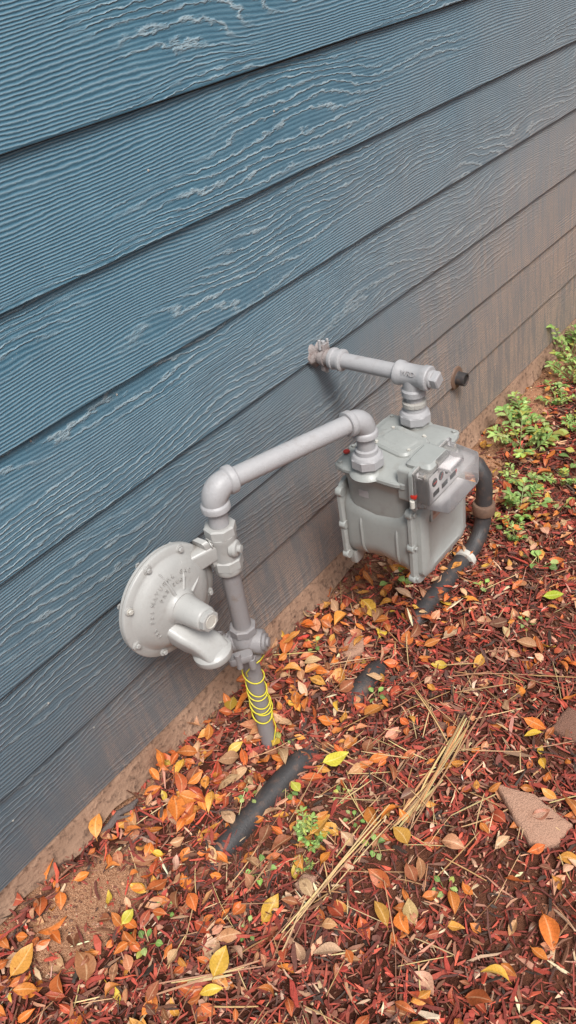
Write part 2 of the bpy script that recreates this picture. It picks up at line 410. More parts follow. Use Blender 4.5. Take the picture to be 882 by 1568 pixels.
path = [(v0+V((-.006, .012, .020)), V((.3, -.35, -.9)), .021, .012), (v0+V((.002, -.006, -.002)), V((.35, -.6, -.75)), .024, .020),
        (v0+V((.012, -.022, -.018)), V((.35, -.6, -.7)), .025, .022), (v0+V((.020, -.034, -.032)), V((.2, -.35, -1)), .0255, .023), (v0+V((.024, -.040, -.046)), V((.1, -.15, -1)), .026, .025)]
rings = []
for p, d, hx, hy in path:
    d = d.normalized(); u = V((.88, .0, .0)); u = (u-d*u.dot(d)).normalized(); vv = d.cross(u)
    rings.append(ring_at(p, u, vv, hx, hy, .010))
loft(rings, "vent_body", M_reg, g, angle=45)
ve = v0+V((.025, -.041, -.045))
lathe(ve, V((.06, -.10, -1)), [(.012, -.006), (.026, -.003), (.0315, .001), (.034, .004), (.034, .014), (.032, .017), (.028, .0175), (.027, .012), (.0, .011)], "vent_hood", M_reg, g, 40)
nk0 = rc+V((.052, .0, .034)); nk1 = R(.432)
dd = (nk1-nk0).normalized(); s = dd.cross(Y).normalized()
rloft(nk0, s, Y, dd, [(0, .020, .016, .006), (.03, .018, .0165, .006), ((nk1-nk0).length, .016, .017, .006)], "neck", M_reg, g)
for q, f in ((.016, .040), (-.016, .040)):
    p = nk0+dd*f+s*q*1.25
    rloft(p-dd*.004, s, Y, dd, [(0, .012, .014, .006), (.010, .012, .014, .006)], "neck_flange", M_reg, g)
    p2 = p+V((0, -.010, 0))
    bolt(p2+dd*.008, dd, .0055, g, M_reg, "neck_bolt", .008)
lathe(R(.428)+V((.0, -.018, 0)), V((.35, -1, 0)), [(.015, 0), (.015, .008), (.0125, .011), (.007, .012), (.007, .018), (.0, .019)], "orifice_plug", M_reg, g, 24)
def dome_h(r): return np.interp(r, [0, .034, .05, .066, .078], [.032, .031, .029, .0245, .0175])
def dome_text(s, a0, r, size, stp):
    n = len(s)
    for i, ch in enumerate(s):
        if ch == ' ': continue
        a = math.radians(a0-(i-(n-1)/2)*stp)
        o = V((math.cos(a), 0, math.sin(a)))
        slope = (dome_h(r+.003)-dome_h(r-.003))/.006
        v = (o+D*slope).normalized(); u = V((o.z, 0, -o.x))
        text(ch, rc+o*r+D*(dome_h(r)+.0007), u, v, size, "embossed_letter", M_reg, g, .0009)
dome_text("NATURAL GAS", 95, .060, .0105, 9.0)
dome_text("PRESSURE", 95, .047, .0095, 10)
dome_text("125 PSI", 180, .058, .009, 9)

# ------------------------------------------------------------------ meter
g = Grp("gas_meter", (1.037, -.24, .30))
mc = V((1.043, -.238, 0))
rloft(mc, X, Y, Z, [(.285, .080, .060, .02), (.305, .086, .066, .022), (.335, .090, .069, .024), (.380, .091, .070, .024), (.398, .095, .073, .024), (.405, .101, .078, .026), (.409, .104, .081, .026)], "upper_case", M_meter, g, angle=50)
bo = V((mc.x, -.160, .270))
rloft(bo, X, Z, D, [(0, .088, .088, .045), (.006, .092, .092, .05), (.020, .094, .090, .055), (.078, .092, .084, .060), (.135, .094, .090, .055), (.152, .096, .094, .05), (.158, .090, .090, .05)], "measuring_barrel", M_meter, g, k=8, angle=55)
# cast ribs on the barrel ends
for yy in (-.200, -.282):
    rloft((mc.x, yy, .262), X, Z, D, [(0, .0955, .078, .058), (.003, .0965, .079, .058), (.006, .0955, .078, .058)], "barrel_rib", M_meter, g, k=8)
def cover(y, d, nm):
    o = V((mc.x, y, .272))
    rloft(o, X, Z, V((0, d, 0)), [(0, .098, .098, .028), (.002, .101, .101, .03), (.009, .101, .101, .03), (.011, .099, .099, .028), (.0115, .088, .088, .026), (.020, .086, .086, .026), (.0245, .079, .079, .024), (.0252, .066, .066, .02), (.0225, .062, .062, .018), (.0222, .02, .02, .01)], nm, M_meter, g, k=7)
    for sx, sz in ((-1, .93), (1, .93), (-1, -.9), (1, -.9), (-1, .0), (1, .0), (-.35, 1), (.35, 1), (-.35, -1), (.35, -1)):
        if abs(sx) == 1: p = V((mc.x+sx*.094, y, .272+sz*.086))
        else: p = V((mc.x+sx*.101, y, .272+sz*.0945))
        lathe(p-V((0, d*.002, 0)), V((0, d, 0)), [(.0095, 0), (.0105, .003), (.0105, .012), (.009, .0135)], "cover_lug", M_meter, g, 20)
        bolt(p+V((0, d*.011, 0)), (0, d, 0), .0045, g, M_meter, "cover_bolt", .004)
cover(-.314, -1, "front_cover"); cover(-.166, 1, "rear_cover")
for sx in (-1, 1):
    rloft((mc.x+sx*.07, -.165, .195), X, Y, -Z, [(0, .016, .010, .006), (.03, .015, .010, .006), (.034, .013, .008, .005)], "foot", M_meter, g)
rloft((mc.x, -.238, .190), X, Y, -Z, [(0, .05, .05, .02), (.010, .045, .045, .02)], "sump", M_meter, g)
rloft(mc+V((0, 0, .409)), X, Y, Z, [(0, .102, .081, .028), (.002, .105, .084, .03), (.008, .105, .084, .03), (.0105, .103, .082, .028), (.0115, .095, .073, .026), (.014, .091, .069, .025), (.016, .085, .063, .022)], "top_lid", M_meter, g, k=7)
lt = .4245
lz = []
for tx in (-1, -.38, .38, 1):
    for ty in (-1, 1): lz.append((tx*.092, ty*.078 if abs(tx) < 1 else ty*.070))
lz += [(-.100, 0), (.100, 0)]
for px, py in lz:
    p = mc+V((px, py, .407))
    lathe(p, Z, [(.0085, 0), (.0100, .002), (.0100, .0115), (.0085, .0135)], "lid_lug", M_meter, g, 20)
    bolt(p+V((0, 0, .0125)), Z, .0046, g, M_meter if (px+py) > -.1 else M_steel, "lid_bolt", .004)
rloft((mc.x+.010, -.238, lt-.002), V((.97, -.22, 0)), V((.22, .97, 0)), Z, [(0, .040, .050, .018), (.006, .039, .049, .018), (.010, .035, .045, .016), (.0105, .022, .036, .012), (.0125, .020, .034, .012), (.013, .017, .031, .01)], "valve_cover", M_meter, g, k=4)
for a, b in ((-.026, -.035), (.028, -.036), (-.026, .036), (.030, .034)):
    bolt((mc.x+.010+a, -.238+b, lt+.007), Z, .0035, g, M_steel, "valve_cover_screw", .003)
rloft((mc.x-.02, -.19, lt-.004), X, Y, Z, [(0, .06, .016, .012), (.006, .058, .014, .012), (.009, .052, .009, .008)], "gallery_ridge", M_meter, g)
T = V((1.126, -.228, .531))
for (px, py, mt) in ((C2.x, C2.y, M_meter), (T.x, T.y, M_meter)):
    lathe((px, py, .414), Z, [(.036, 0), (.032, .006), (.026, .010), (.024, .018), (.022, .020)], "port_boss", M_meter, g, 36)
    hexn((px, py, .431), (px, py, .452), .0315, "swivel_nut", M_pipe, g, .25, 8)
    lathe((px, py, .452), Z, [(.029, -.001), (.026, .004), (.0215, .006), (.021, .014), (.018, .016)], "swivel_collar", M_pipe, g, 32)
lathe((T.x, T.y, .466), Z, [(.020, 0), (.0235, .002), (.0235, .010), (.020, .012)], "gasket_ring", M_caulk, g, 32)
lathe((.982, -.162, .4235), Z, [(.0065, 0), (.0065, .003), (.005, .004)], "red_seal", M_red, g, 14)
rloft((1.022, -.3365, .330), X, Z, D, [(0, .036, .018, .006), (.0038, .036, .018, .006), (.0042, .034, .016, .005)], "badge_boss", M_meter, g)
rloft((1.022, -.3405, .330), X, Z, D, [(0, .031, .013, .002), (.0010, .031, .013, .002)], "badge", M_label, g)
text("CLASS 250", (1.022, -.3418, .334), X, Z, .009, "badge_text", M_meter, g, .0003)
text("TYPE TC 5 PSI", (1.022, -.3418, .3245), X, Z, .0065, "badge_text", M_meter, g, .0003)
rloft((mc.x-.0908, -.215, .362), V((0, -1, 0)), Z, V((-1, 0, 0)), [(0, .011, .008, .002), (.0006, .011, .008, .002)], "sticker", M_plate, g)
# index (register)
ix, iz = .998, .418
rloft((ix-.004, -.300, iz-.002), X, Z, D, [(0, .050, .036, .008), (.028, .050, .036, .008), (.030, .062, .041, .008), (.038, .063, .042, .008), (.040, .060, .040, .008)], "index_base", M_meter, g)
rloft((ix-.008, -.336, iz+.034), X, D, Z, [(-.03, .036, .026, .008), (.006, .036, .026, .008), (.012, .030, .020, .008)], "index_hood", M_meter, g)
rloft((ix, -.340, iz), X, Z, D, [(0, .055, .031, .004), (.022, .055, .031, .004)], "index_frame", M_meter, g)
rloft((ix, -.3625, iz+.0), X, Z, D, [(0, .052, .028, .002), (.0008, .052, .028, .002)], "dial_face", M_dial, g)
for i in range(4):
    cx_ = ix-.034+.0225*i
    lathe((cx_, -.3633, iz+.010), D, [(.0085, 0), (.0085, .0006), (.0068, .0007), (.0068, .0002)], "dial", M_dark, g, 24)
    rloft((cx_, -.3645, iz+.010), V((math.cos(i), 0, math.sin(i))), V((-math.sin(i), 0, math.cos(i))), D, [(0, .006, .0008, .0003), (.0006, .006, .0008, .0003)], "pointer", M_red, g)
for i in range(3):
    rloft((ix-.03+.03*i, -.3633, iz-.014), X, Z, D, [(0, .010, .005, .001), (.0008, .010, .005, .001)], "counter_window", M_dark, g)
lathe((ix+.04, -.3633, iz-.012), D, [(.005, 0), (.005, .0006)], "dial", M_red, g, 16)
rloft((ix, -.338, iz), X, Z, D, [(0, .066, .042, .006), (.004, .066, .042, .006), (.0042, .061, .038, .006), (.062, .057, .034, .007), (.066, .052, .030, .006)], "clear_cover", M_clear, g)
rloft((ix, -.372, iz+.036), X, D, Z, [(-.004, .024, .020, .004), (.007, .022, .018, .004), (.009, .018, .015, .004)], "cover_top_rib", M_clear, g)
for px, pz in ((-.055, -.032), (.055, -.032), (.055, .032), (-.055, .032)):
    lathe((ix+px, -.343, iz+pz), D, [(.006, 0), (.006, .01), (.004, .012)], "cover_screw_post", M_clear, g, 14)
    lathe((ix+px, -.355, iz+pz), D, [(.004, 0), (.004, .002)], "cover_screw", M_steel, g, 8)
lathe((ix-.064, -.338, iz-.010), V((-1, -.2, 0)), [(.006, -.006), (.006, .002), (.004, .003)], "red_seal", M_red, g, 14)
cyl((ix-.066, -.336, iz-.034), (ix-.066, -.336, iz-.018), .005, "seal_barrel", M_steel, g, 14)

# ------------------------------------------------------------------ outlet piping
g = Grp("gas_outlet_pipe", (1.126, -.1, .531))
cyl((T.x, T.y, .474), (T.x, T.y, .500), pr, "vertical_nipple", M_pipe, g)
lathe((T.x, T.y, .488), Z, [(.018, 0), (.0235, .003), (.024, .014), (.021, .018), (.0205, .04)], "tee_branch", M_pipe, g)
lathe((T.x, T.y+.037, T.z), D, [(.017, 0), (.0225, .002), (.024, .004), (.024, .013), (.0215, .017), (.021, .037), (.0215, .057), (.024, .061), (.024, .072), (.0225, .074), (.014, .075)], "tee", M_pipe, g)
lathe((T.x, T.y-.036, T.z), D, [(.017, 0), (.017, .006), (.015, .008)], "plug", M_pipe, g)
rloft((T.x, T.y-.043, T.z), V((.9, 0, .43)), V((-.43, 0, .9)), D, [(0, .0125, .0125, .002), (.012, .0125, .0125, .002), (.014, .0105, .0105, .002)], "plug_square", M_pipe, g, k=2)
text("WRD", (T.x-.0185, T.y, T.z+.0112), V((.0, -1, 0)), V((.5, 0, .86)), .013, "embossed_letter", M_pipe, g, .0015)
cyl((T.x, T.y+.035, T.z), (T.x, -.062, T.z), .0158, "house_line", M_pipe, g)
lathe((T.x, -.036, T.z), D, [(.017, 0), (.0215, .002), (.0225, .004), (.0225, .010), (.020, .012), (.020, .022), (.0225, .024), (.0225, .030), (.020, .032), (.015, .033)], "coupling", M_pipe, g)
cyl((T.x, .02, T.z), (T.x, -.038, T.z), .0165, "wall_sleeve", M_wallend, g)
lathe((T.x, -.014, T.z), D, [(.0165, 0), (.0195, .0005), (.0195, .011), (.0165, .0115)], "bonding_clamp", M_wallend, g)
for sz in (1, -1):
    rloft((T.x, -.020, T.z+sz*.024), X, Y, Z*sz, [(-.008, .010, .006, .002), (.004, .010, .006, .002)], "clamp_ear", M_wallend, g)
    bolt((T.x+.0, -.020, T.z+sz*.028), (0, 0, sz), .0045, g, M_pipe, "clamp_screw", .006)
cyl((T.x-.012, -.020, T.z+.02), (T.x-.012, -.020, T.z+.042), .003, "clamp_bolt", M_pipe, g, 12)
cyl((T.x+.014, -.020, T.z-.030), (T.x+.014, -.020, T.z+.034), .003, "clamp_bolt", M_pipe, g, 12)
bm = bmesh.new(); bmesh.ops.create_icosphere(bm, subdivisions=3, radius=1)
for v in bm.verts:
    q = v.co.copy(); k = 1+.28*math.sin(q.x*5+1)*math.sin(q.z*6)+.12*math.sin(q.z*17+q.x*13)
    v.co = V((T.x-.004+q.x*.027*k, .004+q.y*.012, T.z+.002+q.z*.025*k))
me = bpy.data.meshes.new("caulk"); bm.to_mesh(me); bm.free(); link(me, "caulk", M_wallend, g, 80)

# ------------------------------------------------------------------ ground
def hfun(x, y):
    x = np.asarray(x, float); y = np.asarray(y, float)
    s = np.clip(-y/.26, 0, 1); s = s*s*(3-2*s)
    b = -.058-.014*np.clip(x/.45, 0, 1)-.051*s
    n = (.0045*np.sin(x*13+2*np.sin(y*9))*np.cos(y*17+x*3)+.003*np.sin(x*31+1.3)*np.sin(y*37+x*11)+.0018*np.sin(x*71+y*23)*np.cos(y*83-x*19))
    fall = np.clip((np.abs(x-1)-8)/20, 0, 1)
    return b+n*(1-fall)
def sandmask(x, y):
    e = .03*np.sin(x*19)+.02*np.sin(x*43+y*30)
    a = np.exp(-(((x-.18)/.12)**2+((y+.10)/.06)**2)*1.0)*1.4
    b2 = np.clip((x-1.25)/.35, 0, 1)*np.clip((y+.13+e)/.06, 0, 1)*1.1
    c2 = np.clip((y+.030+e*.4)/.02, 0, 1)*.8
    d2 = np.exp(-(((x-1.17)/.14)**2+((y+.06)/.07)**2))*.75
    return np.clip(np.maximum.reduce([a, b2, c2, d2]), 0, 1)
def mudmask(x, y):
    n = np.sin(x*7.3+1.1)*np.sin(y*9.1+x*2)+.5*np.sin(x*15+y*21)
    m_ = np.clip((n-.45)/.5, 0, 1)*.8
    p = np.exp(-(((x-.62)/.12)**2+((y+.72)/.14)**2))+np.exp(-(((x-.55)/.10)**2+((y+.50)/.07)**2))*.9
    return np.clip(np.maximum(m_*.8, p), 0, 1)
xs = np.concatenate([[-80, -40, -20, -10, -5, -2.5], np.arange(-1.2, 3.6, .011), [4.2, 5, 7, 10, 20, 40, 80]])
ys = np.concatenate([[-80, -40, -20, -10, -5, -3], np.arange(-1.9, .03, .011), [.1, 1, 10, 80]])
GX, GY = np.meshgrid(xs, ys, indexing='ij')
GZ = hfun(GX, GY)+rng.normal(0, .0006, GX.shape)
nx, ny = len(xs), len(ys)
co = np.stack([GX, GY, GZ], -1).reshape(-1, 3)
ii, jj = np.meshgrid(np.arange(nx-1), np.arange(ny-1), indexing='ij')
a = (ii*ny+jj).ravel(); F = np.stack([a, a+ny, a+ny+1, a+1], -1)
def npmesh(name, co, F):
    me = bpy.data.meshes.new(name); k = F.shape[1]
    me.vertices.add(len(co)); me.vertices.foreach_set('co', co.astype(np.float32).ravel())
    me.loops.add(F.size); me.loops.foreach_set('vertex_index', F.astype(np.int32).ravel())
    me.polygons.add(len(F)); me.polygons.foreach_set('loop_start', np.arange(0, F.size, k, dtype=np.int32))
    me.update(calc_edges=True); me.validate()
    me.polygons.foreach_set('use_smooth', [True]*len(me.polygons))
    return me
me = npmesh("ground", co, F)
sm = sandmask(GX, GY).ravel(); mm = mudmask(GX, GY).ravel()
at = me.attributes.new("mask", 'FLOAT_VECTOR', 'POINT')
at.data.foreach_set('vector', np.stack([sm, mm, mm*0], -1).astype(np.float32).ravel())
mg, ng, bg_ = newmat("soil")
tc = nd(ng, "ShaderNodeTexCoord").outputs['Object']
sp = nd(ng, "ShaderNodeSeparateXYZ"); ng.links.new(nd(ng, "ShaderNodeAttribute", attribute_name="mask").outputs['Vector'], sp.inputs[0])
a1 = noise_(ng, tc, 14, 5, .65); a2 = noise_(ng, tc, 120, 4, .7); a3 = noise_(ng, tc, 700, 2, .6)
soil = mixc(ng, a1, srgb(50, 27, 21), srgb(104, 60, 44))
soil = mixc(ng, sp.outputs[1], soil, mixc(ng, a2, srgb(90, 54, 41), srgb(142, 94, 72)))
sand = mixc(ng, a2, srgb(150, 100, 72), srgb(202, 154, 120))
sand = mixc(ng, ramp(ng, a3, .52, .7), sand, srgb(226, 184, 150))
sand = mixc(ng, ramp(ng, a3, .46, .34), sand, srgb(112, 70, 50))
sf = ramp(ng, math_(ng, 'ADD', sp.outputs[0], math_(ng, 'MULTIPLY_ADD', a1, .5, -.25)), .25, .6)
ng.links.new(mixc(ng, sf, soil, sand), bg_.inputs['Base Color']); bg_.inputs['Roughness'].default_value = .95
bg_.inputs['Specular IOR Level'].default_value = .15
bump(ng, math_(ng, 'ADD', a2, math_(ng, 'MULTIPLY', a3, .35)), bg_, .010)
link(me, "ground", mg, None, smooth=False); me.polygons.foreach_set('use_smooth', [True]*len(me.polygons))

def attrmat(name, rough, trans=0.0, leaf=False, bumpd=.0006, spec=.3):
    m, nt, b = newmat(name)
    at = nd(nt, "ShaderNodeAttribute", attribute_name="Col").outputs['Color']
    tc = nd(nt, "ShaderNodeTexCoord").outputs['Object']
    n1 = noise_(nt, tc, 260 if leaf else 350, 3, .65)
    c = mixc(nt, n1, mixc(nt, .42, at, (0.0, 0, 0)), mixc(nt, .08, at, (1, .85, .7)))
    if leaf:
        lp = nd(nt, "ShaderNodeSeparateXYZ"); nt.links.new(nd(nt, "ShaderNodeAttribute", attribute_name="lp").outputs['Vector'], lp.inputs[0])
        mid = ramp(nt, math_(nt, 'ABSOLUTE', lp.outputs[1]), .14, .03)
        c = mixc(nt, math_(nt, 'MULTIPLY', mid, .5), c, mixc(nt, .5, at, (1, .8, .5)))
        vv = math_(nt, 'SINE', math_(nt, 'MULTIPLY', math_(nt, 'SUBTRACT', lp.outputs[0], math_(nt, 'MULTIPLY', math_(nt, 'ABSOLUTE', lp.outputs[1]), .14)), 62))
        c = mixc(nt, math_(nt, 'MULTIPLY', ramp(nt, vv, .6, 1), .16), c, (.10, .04, .02))
        sp_ = ramp(nt, noise_(nt, tc, 90, 2, .6), .56, .68)
        c = mixc(nt, math_(nt, 'MULTIPLY', sp_, math_(nt, 'MULTIPLY', lp.outputs[2], .75)), c, (.14, .06, .03))
    nt.links.new(c, b.inputs['Base Color']); b.inputs['Roughness'].default_value = rough
    b.inputs['Specular IOR Level'].default_value = spec
    if leaf: bump(nt, n1, b, bumpd)
    if trans:
        t = nd(nt, "ShaderNodeBsdfTranslucent"); nt.links.new(c, t.inputs[0])
        mx = nd(nt, "ShaderNodeMixShader"); mx.inputs[0].default_value = trans
        nt.links.new(b.outputs[0], mx.inputs[1]); nt.links.new(t.outputs[0], mx.inputs[2])
        nt.links.new(mx.outputs[0], nt.nodes["Material Output"].inputs[0])
    return m
M_chip = attrmat("mulch_wood", .6, bumpd=.0012, spec=.15)
M_leaf = attrmat("dry_leaf", .42, .12, True, spec=.35)
M_green = attrmat("green_leaf", .45, .25, True)
M_straw = attrmat("dry_straw", .5)
def setattr_np(me, col, lp=None):
    a = me.color_attributes.new("Col", 'FLOAT_COLOR', 'POINT')
    a.data.foreach_set('color', np.concatenate([col, np.ones((len(col), 1))], 1).astype(np.float32).ravel())
    if lp is not None:
        b = me.attributes.new("lp", 'FLOAT_VECTOR', 'POINT'); b.data.foreach_set('vector', lp.astype(np.float32).ravel())

def sticks(name, px, py, L, Wd, Th, yaw, pitch, roll, lift, col, mat, bend=.1, ends=.45, nsec=3):
    n = len(px)
    a = np.stack([np.cos(yaw)*np.cos(pitch), np.sin(yaw)*np.cos(pitch), np.sin(pitch)], -1)
    s0 = np.stack([-np.sin(yaw), np.cos(yaw), yaw*0], -1); u0 = np.cross(a, s0)
    s = s0*np.cos(roll)[:, None]+u0*np.sin(roll)[:, None]; u = np.cross(a, s)
    c = np.stack([px, py, hfun(px, py)+lift+np.abs(np.sin(pitch))*L*.35], -1)
    bd = rng.normal(0, bend, n)*L; bz = rng.normal(0, bend*.5, n)*L
    out = []
    for k in range(nsec):
        t = -1+2*k/(nsec-1); e = (1-abs(t)) if nsec == 3 else 1-abs(t)**4
        sc = ends*rng.uniform(.3, 1.6, n)*(1-e)+e*rng.uniform(.75, 1.1, n) if nsec == 3 else np.full(n, ends+(1-ends)*e)
        cc = c+a*(L/2*t)[:, None]+s*(bd*(1-t*t)*.5)[:, None]+u*(bz*(1-t*t)*.5)[:, None]
        for q, r in ((-1, -1), (1, -1), (1, 1), (-1, 1)):
            jit = a*(rng.uniform(-.12, .12, n)*L*(abs(t) > .5))[:, None] if nsec == 3 else 0
            out.append(cc+jit+s*(Wd/2*q*sc)[:, None]+u*(Th/2*r*sc)[:, None])
    P = np.stack(out, 1); m = nsec*4
    F = []
    for k in range(nsec-1):
        for q in range(4): F.append((k*4+q, k*4+(q+1) % 4, k*4+4+(q+1) % 4, k*4+4+q))
    F.append((3, 2, 1, 0)); b0 = (nsec-1)*4; F.append((b0, b0+1, b0+2, b0+3))
    F = np.array(F)[None]+(np.arange(n)*m)[:, None, None]
    me = npmesh(name, P.reshape(-1, 3), F.reshape(-1, 4))
    me.polygons.foreach_set('use_smooth', [False]*len(me.polygons))
    setattr_np(me, np.repeat(col, m, 0))
    me.materials.append(mat)
    ob = bpy.data.objects.new(name, me); COL.objects.link(ob); return ob
def pal(cols, n, w=None, j=.22):
    c = np.array([srgb(*q) for q in cols]); i = rng.choice(len(c), n, p=w)
    return np.clip(c[i]*rng.lognormal(0, j, (n, 1))*rng.normal(1, .06, (n, 3)), .003, .95)
CHIPC = [(152, 50, 38), (118, 42, 33), (184, 74, 54), (84, 44, 36), (140, 90, 68), (200, 146, 116), (232, 190, 156), (52, 34, 29)]
nA, nB = 42000, 11000
x1_, y1_ = rng.uniform(-.25, 2.7, nA), rng.uniform(-1.0, -.004, nA); x2_, y2_ = rng.uniform(-1.2, 3.6, nB), rng.uniform(-1.9, -.01, nB)
px = np.concatenate([x1_, x2_]); py = np.concatenate([y1_, y2_])
keep = rng.uniform(0, 1, len(px)) > np.clip(sandmask(px, py)*1.02-.04, 0, .96)
keep &= rng.uniform(0, 1, len(px)) > mudmask(px, py)*.6
px, py = px[keep], py[keep]; n = len(px)
L = np.clip(rng.lognormal(math.log(.019), .52, n), .005, .055)
Wd = np.clip(rng.lognormal(math.log(.0038), .5, n), .0012, .012)
col = pal(CHIPC, n, [.25, .21, .15, .12, .11, .07, .04, .05], .32)
sticks("mulch_chips", px, py, L, Wd, np.clip(Wd*.5, .0008, .0035), rng.uniform(0, 6.28, n), rng.normal(0, .24, n), rng.uniform(-.7, .7, n), rng.uniform(0, .012, n), col, M_chip)
n = 90; px = np.concatenate([rng.uniform(.34, .44, 40), rng.uniform(.64, .72, 25), rng.uniform(.8, 1.25, 25)]); py = rng.normal(-.212, .016, n)
L = rng.uniform(.012, .04, n); Wd = rng.uniform(.003, .008, n)
sticks("mulch_chips", px, py, L, Wd, Wd*.5, rng.uniform(0, 6.28, n), rng.normal(0, .25, n), rng.uniform(-.6, .6, n), rng.uniform(.012, .022, n), col[:n], M_chip)
# crumbs and grit
n = 18000; px = rng.uniform(-.15, 2.3, n); py = rng.uniform(-.95, -.004, n)
L = rng.uniform(.002, .007, n); Wd = L*rng.uniform(.3, .8, n)
sm_ = sandmask(px, py)[:, None]
cc = pal([(104, 64, 47), (146, 56, 42), (170, 122, 94), (74, 42, 33), (206, 168, 138)], n, [.3, .25, .18, .19, .08], .28)*(1+.5*sm_)
sticks("mulch_crumbs", px, py, L, Wd, Wd*.8, rng.uniform(0, 6.28, n), rng.normal(0, .3, n), rng.uniform(-.7, .7, n), rng.uniform(0, .007, n)*(1-sm_[:, 0])+.001, np.clip(cc, 0, .9), M_chip)

# ---- dry straw
sx, sy, sl, sya, sw, sli = [], [], [], [], [], []
def straw(p, q, k, spread, w=.0018, lift=.012, ang=.05):
    for i in range(k):
        f = rng.uniform(.35, 1.0); c = (np.array(p)+np.array(q))/2+rng.normal(0, spread, 2)
        d = np.array(q)-np.array(p); le = np.hypot(*d)*f
        sx.append(c[0]+rng.normal(0, .02)*(1-f)*d[0]*4); sy.append(c[1]); sl.append(le); sya.append(math.atan2(d[1], d[0])+rng.normal(0, ang)); sw.append(w*rng.uniform(.6, 1.3)); sli.append(lift+rng.uniform(0, .008))
straw((.61, -.475), (.98, -.462), 12, .007, .0024, .018, .045)
straw((.60, -.46), (.78, -.475), 8, .010, .003, .018, .06)
straw((.34, -.41), (.66, -.44), 5, .008, .0022, .016, .05)
straw((.165, -.28), (.30, -.42), 4, .004, .003, .016, .04)
straw((.30, -.42), (.42, -.40), 5, .012, .002, .014, .2)
straw((.70, -.20), (.69, -.38), 3, .01, .002, .016, .15)
straw((.93, -.30), (.80, -.45), 5, .02, .0018, .016, .25)
straw((.95, -.38), (1.08, -.46), 6, .02, .0018, .016, .3)
straw((.80, -.10), (.95, -.20), 5, .03, .0016, .016, .4)
nS = 900
rx, ry = rng.uniform(-.1, 1.9, nS), rng.uniform(-.9, -.03, nS)
w_ = np.exp(-((rx-.6)/.45)**2-((ry+.42)/.22)**2)+.14
kp = rng.uniform(0, 1, nS) < w_
for x, y in zip(rx[kp], ry[kp]):
    sx.append(x); sy.append(y); sl.append(rng.uniform(.03, .12)); sya.append(rng.normal(.0, .9)); sw.append(rng.uniform(.0009, .002)); sli.append(rng.uniform(.012, .020))
n = len(sx)
sticks("dry_straw", np.array(sx), np.array(sy), np.array(sl), np.array(sw), np.array(sw)*.7, np.array(sya), rng.normal(0, .03, n), rng.uniform(-.5, .5, n), np.array(sli),
       pal([(216, 178, 126), (196, 150, 100), (228, 196, 140), (170, 120, 84)], n, j=.12), M_straw, bend=.035, ends=.6, nsec=7)

# ---- leaves
def leaves(name, P, yaw, pitch, roll, L, W, fold, curl, col, mat, spot=None, shape=1.0, parent=None):
    P = np.asarray(P, float); n = len(P); R_, C_ = 9, 5
    a = np.stack([np.cos(yaw)*np.cos(pitch), np.sin(yaw)*np.cos(pitch), np.sin(pitch)], -1)
    s0 = np.stack([-np.sin(yaw), np.cos(yaw), yaw*0], -1); u0 = np.cross(a, s0)
    s = s0*np.cos(roll)[:, None]+u0*np.sin(roll)[:, None]; u = np.cross(a, s)
    ts = np.array([0, .10, .16, .30, .45, .6, .75, .9, 1.0])
    wf = np.array([.03, .04, .30, .78, 1.0, .97, .72, .30, .01])
    out = []; lp = []
    ph = rng.uniform(0, 6.28, n); amp = rng.uniform(.0, .06, n); side = rng.normal(0, .06, n)
    spot = rng.uniform(0, 1, n) if spot is None else spot
    for i, t in enumerate(ts):
        for j in range(C_):
            q = -1+2*j/(C_-1)
            w = W/2*wf[i]**shape*q
            zz = fold*np.abs(w)+curl*L*((t-.5)**2-.25) + amp*L*np.sin(ph+t*9+q*2.5)*abs(q)
            out.append(P+a*(L*t)[:, None]+s*(w+side*L*math.sin(t*3.14))[:, None]+u*zz[:, None])
            lp.append(np.stack([np.full(n, t), np.full(n, q), spot], -1))
    m = R_*C_; PP = np.stack(out, 1); LP = np.stack(lp, 1)
    F = []
    for i in range(R_-1):
        for j in range(C_-1): F.append((i*C_+j, i*C_+j+1, (i+1)*C_+j+1, (i+1)*C_+j))
    F = np.array(F)[None]+(np.arange(n)*m)[:, None, None]
    me = npmesh(name, PP.reshape(-1, 3), F.reshape(-1, 4))
    setattr_np(me, np.repeat(col, m, 0), LP.reshape(-1, 3))
    me.materials.append(mat); ob = bpy.data.objects.new(name, me); COL.objects.link(ob)
    if parent is not None:
        ob.parent = parent.e; ob.matrix_parent_inverse = Matrix.Translation(-parent.loc)
    return ob
NL = 16500
px, py = rng.uniform(-1.0, 3.2, NL), rng.uniform(-1.6, -.012, NL)
den = .19+.45*np.exp(-((py+.12)/.13)**2)*np.clip((1.2-np.abs(px-.5)*.8), .0, 1)
den += .50*np.exp(-((px-.50)/.25)**2-((py+.13)/.10)**2)
den += .26*np.exp(-((px-.3)/.35)**2-((py+.32)/.18)**2)
den += .26*np.clip((px-1.0)/.4, 0, 1)*np.exp(-((py+.35)/.25)**2)
den += .30*np.exp(-((px-.95)/.25)**2-((py+.12)/.09)**2)
den *= (1-.95*np.clip(1.4*np.exp(-(((px-.18)/.08)**2+((py+.10)/.04)**2)), 0, 1))
den *= 1-.75*np.clip((px-1.3)/.3, 0, 1)*np.clip((py+.12)/.05, 0, 1)
den *= 1-.4*np.clip(mudmask(px, py), 0, 1)
den *= 1-.8*((px > .42) & (px < .64) & (np.abs(py+.222) < .030))
k = rng.uniform(0, 1, NL) < den; px, py = px[k], py[k]; n = len(px)
L = np.clip(rng.lognormal(math.log(.034), .30, n), .014, .068); W = L*rng.uniform(.34, .58, n)
small = px > 1.2; L[small] *= .85; W[small] *= .85
col = pal([(228, 126, 36), (212, 104, 34), (234, 158, 60), (212, 144, 100), (232, 180, 138), (160, 88, 50), (186, 70, 30), (232, 184, 54), (120, 70, 48)], n,
          [.22, .16, .12, .14, .13, .08, .07, .04, .04], .15)
